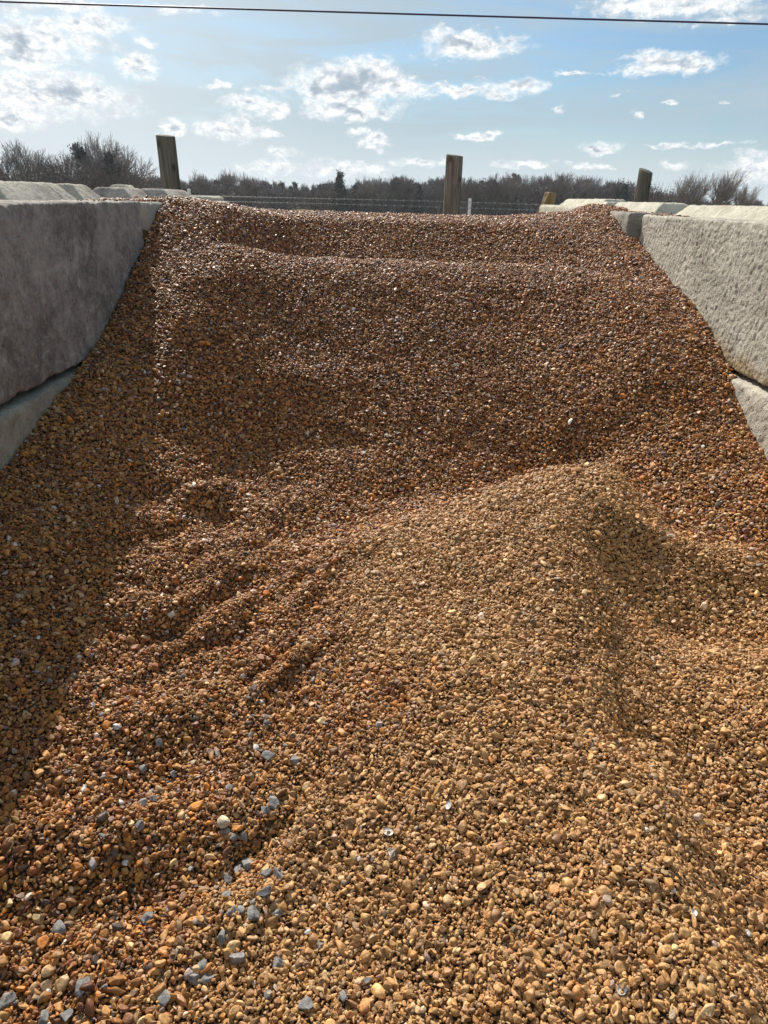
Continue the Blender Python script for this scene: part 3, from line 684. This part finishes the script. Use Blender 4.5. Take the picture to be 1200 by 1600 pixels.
V = np.array([[-12, -14, .004], [12, -14, .004], [12, 9.5, .004], [-12, 9.5, .004]])
tag(obj('yard_ground', mesh('yard_ground', V, np.array([[0, 1, 2, 3]])), m2), kind='structure')

# ------------------------------------------------------------------ trees
def bare_tree(h, seed, spread=.55, forks=5, levels=5, twig=.03, lean=0., trunk_frac=.22):
    r = np.random.default_rng(seed); limbs = []; twigs = []
    def grow(p, d, L, rad, lv):
        n = 3; q = np.array(p, float)
        for i in range(n):
            d = d + r.normal(size=3) * .10 + np.array([0, 0, .05]); d /= np.linalg.norm(d)
            q2 = q + d * L / n; r2 = rad * (1 - .22 / n * (i + 1))
            (limbs if lv < 3 else twigs).append((q, q2, rad if i == 0 else rr, r2)); rr = r2; q = q2
            if lv < levels and i >= (1 if lv == 0 else 0):
                for _ in range(1 if lv < 3 else 2):
                    side(q, d, L, r2, lv)
        if lv < levels:
            for _ in range(forks if lv == 0 else 2): side(q, d, L, rr, lv, .7)
    def side(q, d, L, rad, lv, k=1.):
        e = r.normal(size=3); e -= d * (e @ d); e /= np.linalg.norm(e)
        nd = d * r.uniform(.75, 1.15) + e * spread * k * r.uniform(.7, 1.4) + np.array([lean, 0, .12]); nd /= np.linalg.norm(nd)
        grow(q, nd, L * r.uniform(.55, .82) if lv else h * r.uniform(.28, .4), max(rad * r.uniform(.5, .68), twig * .5), lv + 1)
    grow((0, 0, -.2), np.array([lean * .3, 0, 1.]), h * trunk_frac, h * .030, 0)
    A = np.array([s[1] for s in limbs + twigs]); k = h / A[:, 2].max()
    sc = lambda S: [(a * k, b * k, ra, rb) for a, b, ra, rb in S]
    return sc(limbs), sc(twigs)
def fan_tree(h, seed, lean=.1, n=9, width=1.0, twig=.022):
    r = np.random.default_rng(seed); limbs = [((0, 0, -.3), (lean * .2, 0, h * .10), h * .026, h * .022)]; tw = []
    def run(p, a, b, L, rad, lv):
        q = np.array(p, float); n_ = 5; pts = [q]
        for i in range(n_):
            a2 = a * (1 - .30 * i / n_) + lean * .5; d = np.array([math.sin(a2), math.sin(b), math.cos(a2)]); d /= np.linalg.norm(d)
            q2 = q + (d + r.normal(size=3) * .06) * L / n_
            (limbs if lv < 2 else tw).append((q, q2, rad * (1 - .13 * i), rad * (1 - .13 * (i + 1)))); q = q2
            if lv < 3:
                for _ in range(3 if lv == 1 else 2):
                    run(q, a2 + r.normal() * (.38 if lv else .30), b + r.normal() * .35, L * r.uniform(.30, .52) * (1 - .08 * i), max(rad * .5, twig * .45), lv + 1)
    for k in range(n):
        a = (k / (n - 1) - .5) * 1.75 * width + r.normal() * .05
        run((lean * .2, 0, h * .08), a, r.normal() * .35, h * r.uniform(.72, .84), h * .0075, 0)
    return limbs, tw
def leaf_clump(centres, rad, n, size, r, flat=1.):
    c = centres[r.integers(0, len(centres), n)] + r.normal(size=(n, 3)) * np.array([rad, rad, rad * flat])
    u = r.normal(size=(n, 3)); u /= np.linalg.norm(u, axis=1)[:, None]; v = np.cross(u, r.normal(size=(n, 3))); v /= np.linalg.norm(v, axis=1)[:, None]
    s = size * r.uniform(.5, 1.3, n)[:, None]
    V = np.stack([c - u * s, c + v * s * .6, c + u * s, c - v * s * .6], 1).reshape(-1, 3)
    return V, np.arange(n * 4).reshape(n, 4)
def cedar(h, seed, wd=.26, n=5200, size=.16):
    r = np.random.default_rng(seed); cs = []
    for k in range(150):
        z = r.uniform(.06, 1) ** .9; ang = r.uniform(0, 6.283); rad = wd * h * (1 - z) ** .75 * r.uniform(.4, 1.05) * (1 + .25 * math.sin(ang * 2 + seed))
        cs.append((rad * math.cos(ang), rad * math.sin(ang), z * h * .95))
    for k in range(6): cs.append((r.normal() * .05 * h, r.normal() * .05 * h, h * r.uniform(.93, 1.02)))
    V, F = leaf_clump(np.array(cs), .035 * h, n, size, r, .9)
    tr = tubes([((0, 0, -.2), (0, 0, h * .5), .03 * h, .02 * h), ((0, 0, h * .5), (0, 0, h * .97), .02 * h, .004 * h)], 6)
    return tr, (V, F)
def thicket(wd, h, seed, n=2600, size=.16):
    r = np.random.default_rng(seed); cs = []
    for k in range(60):
        x = r.normal() * wd * .4; cs.append((x, r.normal() * wd * .25, r.uniform(.05, 1) * h * (1 - .35 * (x / wd) ** 2)))
    V, F = leaf_clump(np.array(cs), .10 * h, n, size, r)
    st = []
    for k in range(110):
        x = r.normal() * wd * .35; y = r.normal() * wd * .2; hh = h * r.uniform(.7, 1.25); dx = r.normal() * .25 * h; 
        st.append(((x, y, 0), (x + dx * .5, y, hh * .6), .04, .03)); st.append(((x + dx * .5, y, hh * .6), (x + dx, y + r.normal() * .1, hh), .03, .012))
        for j in range(3):
            a = np.array([x + dx * .5, y, hh * .6]); st.append((a, a + r.normal(size=3) * .14 * h + (0, 0, .25 * h), .022, .01))
    return tubes(st, 3), (V, F)
def tree_obj(name, parts, x, y, label, group=None, rot=0., cat='tree'):
    e = bpy.data.objects.new(name, None); COL.objects.link(e); e.location = (x, y, ground_z(x, y)); e.rotation_euler.z = rot
    for pn, me in parts:
        o = bpy.data.objects.new(pn, me); COL.objects.link(o); o.parent = e
    return tag(e, label, cat, group)
def mk(nm, VF, mat, smooth=False):
    me = mesh(nm, VF[0], VF[1], smooth); me.materials.append(mat); return me
def bare_parts(h, seed, mat=M_TWIGP, **k):
    l, tw = bare_tree(h, seed, **k)
    return [('trunk', mk('trunk', tubes(l, 5), M_BARK)), ('crown', mk('crown', tubes(tw, 3), mat))]
def leafy_parts(fn, mat, *a, **k):
    tr, cr = fn(*a, **k); return [('trunk', mk('trunk', tr, M_BARK)), ('crown', mk('crown', cr, mat))]
def at(px, dist): return (px - 600) / 1100 * dist * .925 * 1.0   # world x for a bearing at this distance
def tx(az, y): return math.tan(R(az)) * y

# the far wood that reads as one mass
wc = bpy.data.collections.new('wood_shapes'); nb = 0
for k in range(8):
    l, tw = bare_tree(8.0, 40 + k, spread=.42 + .03 * (k % 3), levels=4, twig=.05, trunk_frac=.3)
    V1, F1 = tubes(l + tw, 3); me = mk('bare_%02d' % k, (V1, F1), M_TWIG if k % 3 else M_TWIGR)
    wc.objects.link(bpy.data.objects.new('a_bare_%02d' % k, me))
for k in range(4):
    tr, cr = cedar(7.0, 60 + k, .24, 2600, .19)
    V = np.concatenate([cr[0], tr[0]]); me = mk('cedar_%02d' % k, (V, np.concatenate([cr[1], tr[1] + len(cr[0])])), M_CEDAR)
    wc.objects.link(bpy.data.objects.new('b_cedar_%02d' % k, me))
for k in range(4):
    tr, cr = thicket(5, 4.2, 80 + k, 2200, .17)
    V = np.concatenate([cr[0], tr[0]]); me = mk('thicket_%02d' % k, (V, np.concatenate([cr[1], tr[1] + len(cr[0])])), M_OAK if k % 2 else M_TWIG)
    wc.objects.link(bpy.data.objects.new('c_thicket_%02d' % k, me))
r = np.random.default_rng(12); rows = []
# wood height (m) by azimuth
def wood_h(a): return np.interp(a, [-40, -30, -22, -17, -12, -8, -3, 0, 4, 8, 13, 16, 19, 21, 24, 27, 30, 45], [6.0, 6.2, 6.4, 6.9, 6.4, 6.6, 6.6, 7.6, 7.9, 8.4, 8.8, 8.2, 6.8, 5.0, 4.4, 4.2, 4.2, 4.4])
for k in range(1050):
    a = r.uniform(-46, 46); dist = r.uniform(172, 215); y = dist * math.cos(R(a)); x = dist * math.sin(R(a))
    hh = .93 * wood_h(a) * (1 + .05 * math.sin(a * 2.3) + .04 * math.sin(a * 5.1)); u = r.random()
    if u < .46: i = r.integers(0, 8); s = hh / 8 * r.uniform(.75, 1.22); sx = s * .85
    elif u < .66: i = 8 + r.integers(0, 4); s = hh / 7 * r.uniform(.7, 1.02); sx = s
    else: i = 12 + r.integers(0, 4); s = hh / 4.2 * r.uniform(.6, .85); sx = s * .9
    rows.append((x, y, -1.6, 0, 0, r.uniform(0, 6.28), sx, sx, s, i))
rows = np.array(rows)
wood = instancer('far_wood', ([], []), rows[:, :3], rows[:, 3:6], rows[:, 6:9], rows[:, 9].astype(int), wc, M_TWIG)
tag(wood, 'distant wood of bare trees and dark evergreens beyond the field', 'wood', kind='stuff')

# trees one can tell apart: azimuth, distance, height
def single(kind, azd, dist, h, seed, label, **k):
    x, y = dist * math.sin(R(azd)), dist * math.cos(R(azd))
    if kind == 'bare': k = dict(dict(levels=4, twig=.045, trunk_frac=.20), **k)
    if kind == 'bare': return tree_obj('bare_tree', bare_parts(h, seed, **k), x, y, label, 'distant trees one can tell apart')
    if kind == 'fan':
        l, tw = fan_tree(h, seed, **k)
        return tree_obj('bare_tree', [('trunk', mk('trunk', tubes(l, 5), M_BARKP)), ('crown', mk('crown', tubes(tw, 3), M_TWIGP))], x, y, label, 'distant trees one can tell apart')
    if kind == 'cedar': return tree_obj('evergreen_tree', leafy_parts(cedar, M_CEDAR, h, seed, **k), x, y, label, 'distant trees one can tell apart')
    return tree_obj('bush', leafy_parts(thicket, M_OAK if kind == 'oak' else M_TWIG, k.pop('wd', 5), h, seed, **k), x, y, label, 'distant trees one can tell apart', cat='bush')
TREES = [
 ('bare', -26.6, 118, 8.4, 1, 'spreading bare tree at the far left edge of the picture', dict(spread=.6)),
 ('bare', -24.7, 122, 9.3, 2, 'broad pale bare tree with a rounded crown above the nearest left block', dict(spread=.62)),
 ('bare', -22.9, 124, 8.3, 3, 'thin reddish bare tree between the broad pale one and the dark evergreen', dict(mat=M_TWIGR)),
 ('cedar', -21.7, 120, 8.4, 4, 'dark evergreen in the clump at left, left of the tallest bare tree', dict(wd=.30)),
 ('bare', -21.1, 122, 9.4, 15, 'slender bare tree growing out of the dark evergreen clump at left', dict(spread=.45)),
 ('bare', -20.3, 120, 10.9, 5, 'tallest bare tree, airy crown standing high over the left tree clump', dict(spread=.5, forks=6)),
 ('bare', -19.2, 121, 9.6, 6, 'bare tree with long curved limbs at the right end of the left clump', dict(spread=.6)),
 ('cedar', -19.9, 117, 7.4, 7, 'low dark evergreen under the tallest bare tree', dict(wd=.34)),
 ('thicket', -25.4, 112, 4.9, 8, 'brushy thicket under the broad bare tree at far left', dict(wd=9)),
 ('thicket', -22.6, 112, 5.6, 9, 'brushy thicket at the foot of the dark evergreen at left', dict(wd=8)),
 ('oak', -19.6, 114, 5.0, 10, 'brown thicket at the foot of the tallest bare tree', dict(wd=7)),
 ('bare', -13.9, 176, 8.3, 11, 'leftmost of the small bare trees right of the leaning post', {}),
 ('bare', -12.2, 178, 8.7, 12, 'middle one of the small bare trees right of the leaning post', dict(spread=.6)),
 ('bare', -10.6, 178, 8.0, 13, 'rightmost of the small bare trees right of the leaning post', {}),
 ('cedar', -3.9, 166, 7.9, 14, 'dark evergreen rising above the wood near the middle', dict(wd=.25)),
 ('bare', -2.2, 172, 7.9, 16, 'pale bare tree just right of the dark evergreen near the middle', {}),
 ('bare', -.6, 173, 8.0, 17, 'second pale bare tree right of the dark evergreen near the middle', dict(spread=.6)),
 ('bare', 8.2, 172, 9.6, 18, 'rounded bare tree crown above the wood right of the middle post', dict(spread=.62)),
 ('bare', 10.4, 174, 9.2, 19, 'bare tree between the rounded crown and the tall windswept one', {}),
 ('bare', 12.2, 172, 9.7, 20, 'windswept bare tree with fanned twigs above the split wooden stub', dict(lean=.12)),
 ('bare', 13.6, 172, 9.0, 21, 'right hand windswept bare tree with fanned twigs above the pale ridged block', dict(lean=.15)),
 ('cedar', 16.6, 168, 6.9, 22, 'small dark evergreen left of the shortest wooden post', dict(wd=.3)),
 ('thicket', 18.8, 170, 6.3, 23, 'brushy grey bush right of the shortest wooden post', dict(wd=9)),
 ('bare', 20.9, 160, 10.0, 24, 'broad fan shaped bare tree above the right wall, left of a second one', dict(spread=.5, forks=9, trunk_frac=.13, levels=4, twig=.03)),
 ('bare', 22.7, 162, 10.2, 25, 'fan shaped bare tree above the right wall with limbs sweeping right', dict(spread=.45, forks=8, lean=.10, trunk_frac=.15, levels=4, twig=.03)),
 ('bare', 24.5, 168, 8.0, 26, 'smallest fan shaped bare tree near the right edge of the picture', dict(spread=.45, forks=7, lean=.05, trunk_frac=.15, levels=4, twig=.03)),
]
for kind, azd, dist, h, sd_, label, k in TREES: single(kind, azd, dist, h, sd_, label, **k)

# ------------------------------------------------------------------ far small things
shed = bpy.data.objects.new('low_shed', None); COL.objects.link(shed); shed.location = (27.4, 62, ground_z(0, 62)); shed.rotation_euler.z = R(-20)
tag(shed, 'small low dark shed with a flat rusty roof, just above the right wall', 'shed')
V, F = rbox((1.3, 1.4, 1.75), .3, .02, 0, 0); o = obj('wall', mesh('wall', V, F, False), M_DARKW, shed); o.location = (0, 0, 1.02)
V, F = rbox((1.85, 1.8, .09), .3, .02, 0, 0); o = obj('roof', mesh('roof', V, F, False), M_RUST, shed); o.location = (0, 0, 2.10); o.rotation_euler = (R(4), 0, 0)
bpy.context.view_layer.update()

def cow_mesh():
    me = bpy.data.meshes.new('cow')
    P = [(0, 0, 1.05), (.45, 0, 1.08), (.85, 0, 1.1), (1.15, 0, 1.22), (1.45, 0, 1.12), (1.68, 0, .98), (-.45, 0, 1.05), (-.85, 0, 1.08)]
    E_ = [(0, 1), (1, 2), (2, 3), (3, 4), (4, 5), (0, 6), (6, 7)]; rad = [.36, .36, .33, .2, .15, .09, .37, .28]
    for s in (-1, 1):
        for (root, x, hind) in ((2, .75, 0), (7, -.8, 1)):
            i = len(P)
            P += [(x - .1 * hind, s * .2, .8), (x + (.12 if hind else 0), s * .2, .55), (x - (.1 if hind else 0), s * .2, .32), (x, s * .2, .03)]
            rad += [.15, .1, .065, .06]; E_ += [(root, i), (i, i + 1), (i + 1, i + 2), (i + 2, i + 3)]
    i = len(P); P += [(-1.08, 0, 1.0), (-1.12, 0, .55)]; rad += [.04, .03]; E_ += [(7, i), (i, i + 1)]
    me.from_pydata(P, E_, []); me.update(); return me, rad
cm, rad = cow_mesh()
cow = obj('cow', cm, M_HIDE); md = cow.modifiers.new('skin', 'SKIN')
for v, q in zip(cm.skin_vertices[0].data if cm.skin_vertices else [], rad): v.radius = (q, q)
cow.modifiers.new('smooth', 'SUBSURF').levels = 1
cow.location = (tx(-4.6, 128), 128, ground_z(0, 128)); cow.rotation_euler.z = R(35); cow.scale = (.75, .75, .75)
tag(cow, 'small black cow standing far out in the yellow field', 'cow')

# ------------------------------------------------------------------ the air
V, F = rbox((1900, 1640, 16.5), 2000, .0, 0, 0)
hz_o = obj('haze', mesh('haze', V, F, False)); hz_o.location = (0, 745, 5.3)
hm = bpy.data.materials.new('pale_air'); hm.use_nodes = True; ht = hm.node_tree; ht.nodes.remove(ht.nodes['Principled BSDF'])
pv = ht.nodes.new('ShaderNodeVolumePrincipled'); pv.inputs['Color'].default_value = (.86, .92, 1, 1); pv.inputs['Density'].default_value = .00024; pv.inputs['Anisotropy'].default_value = .3
ht.links.new(pv.outputs[0], ht.nodes['Material Output'].inputs['Volume'])
hz_o.data.materials.append(hm); hz_o['kind'] = 'stuff'; hz_o['label'] = 'thin pale haze lying over the far field and wood'
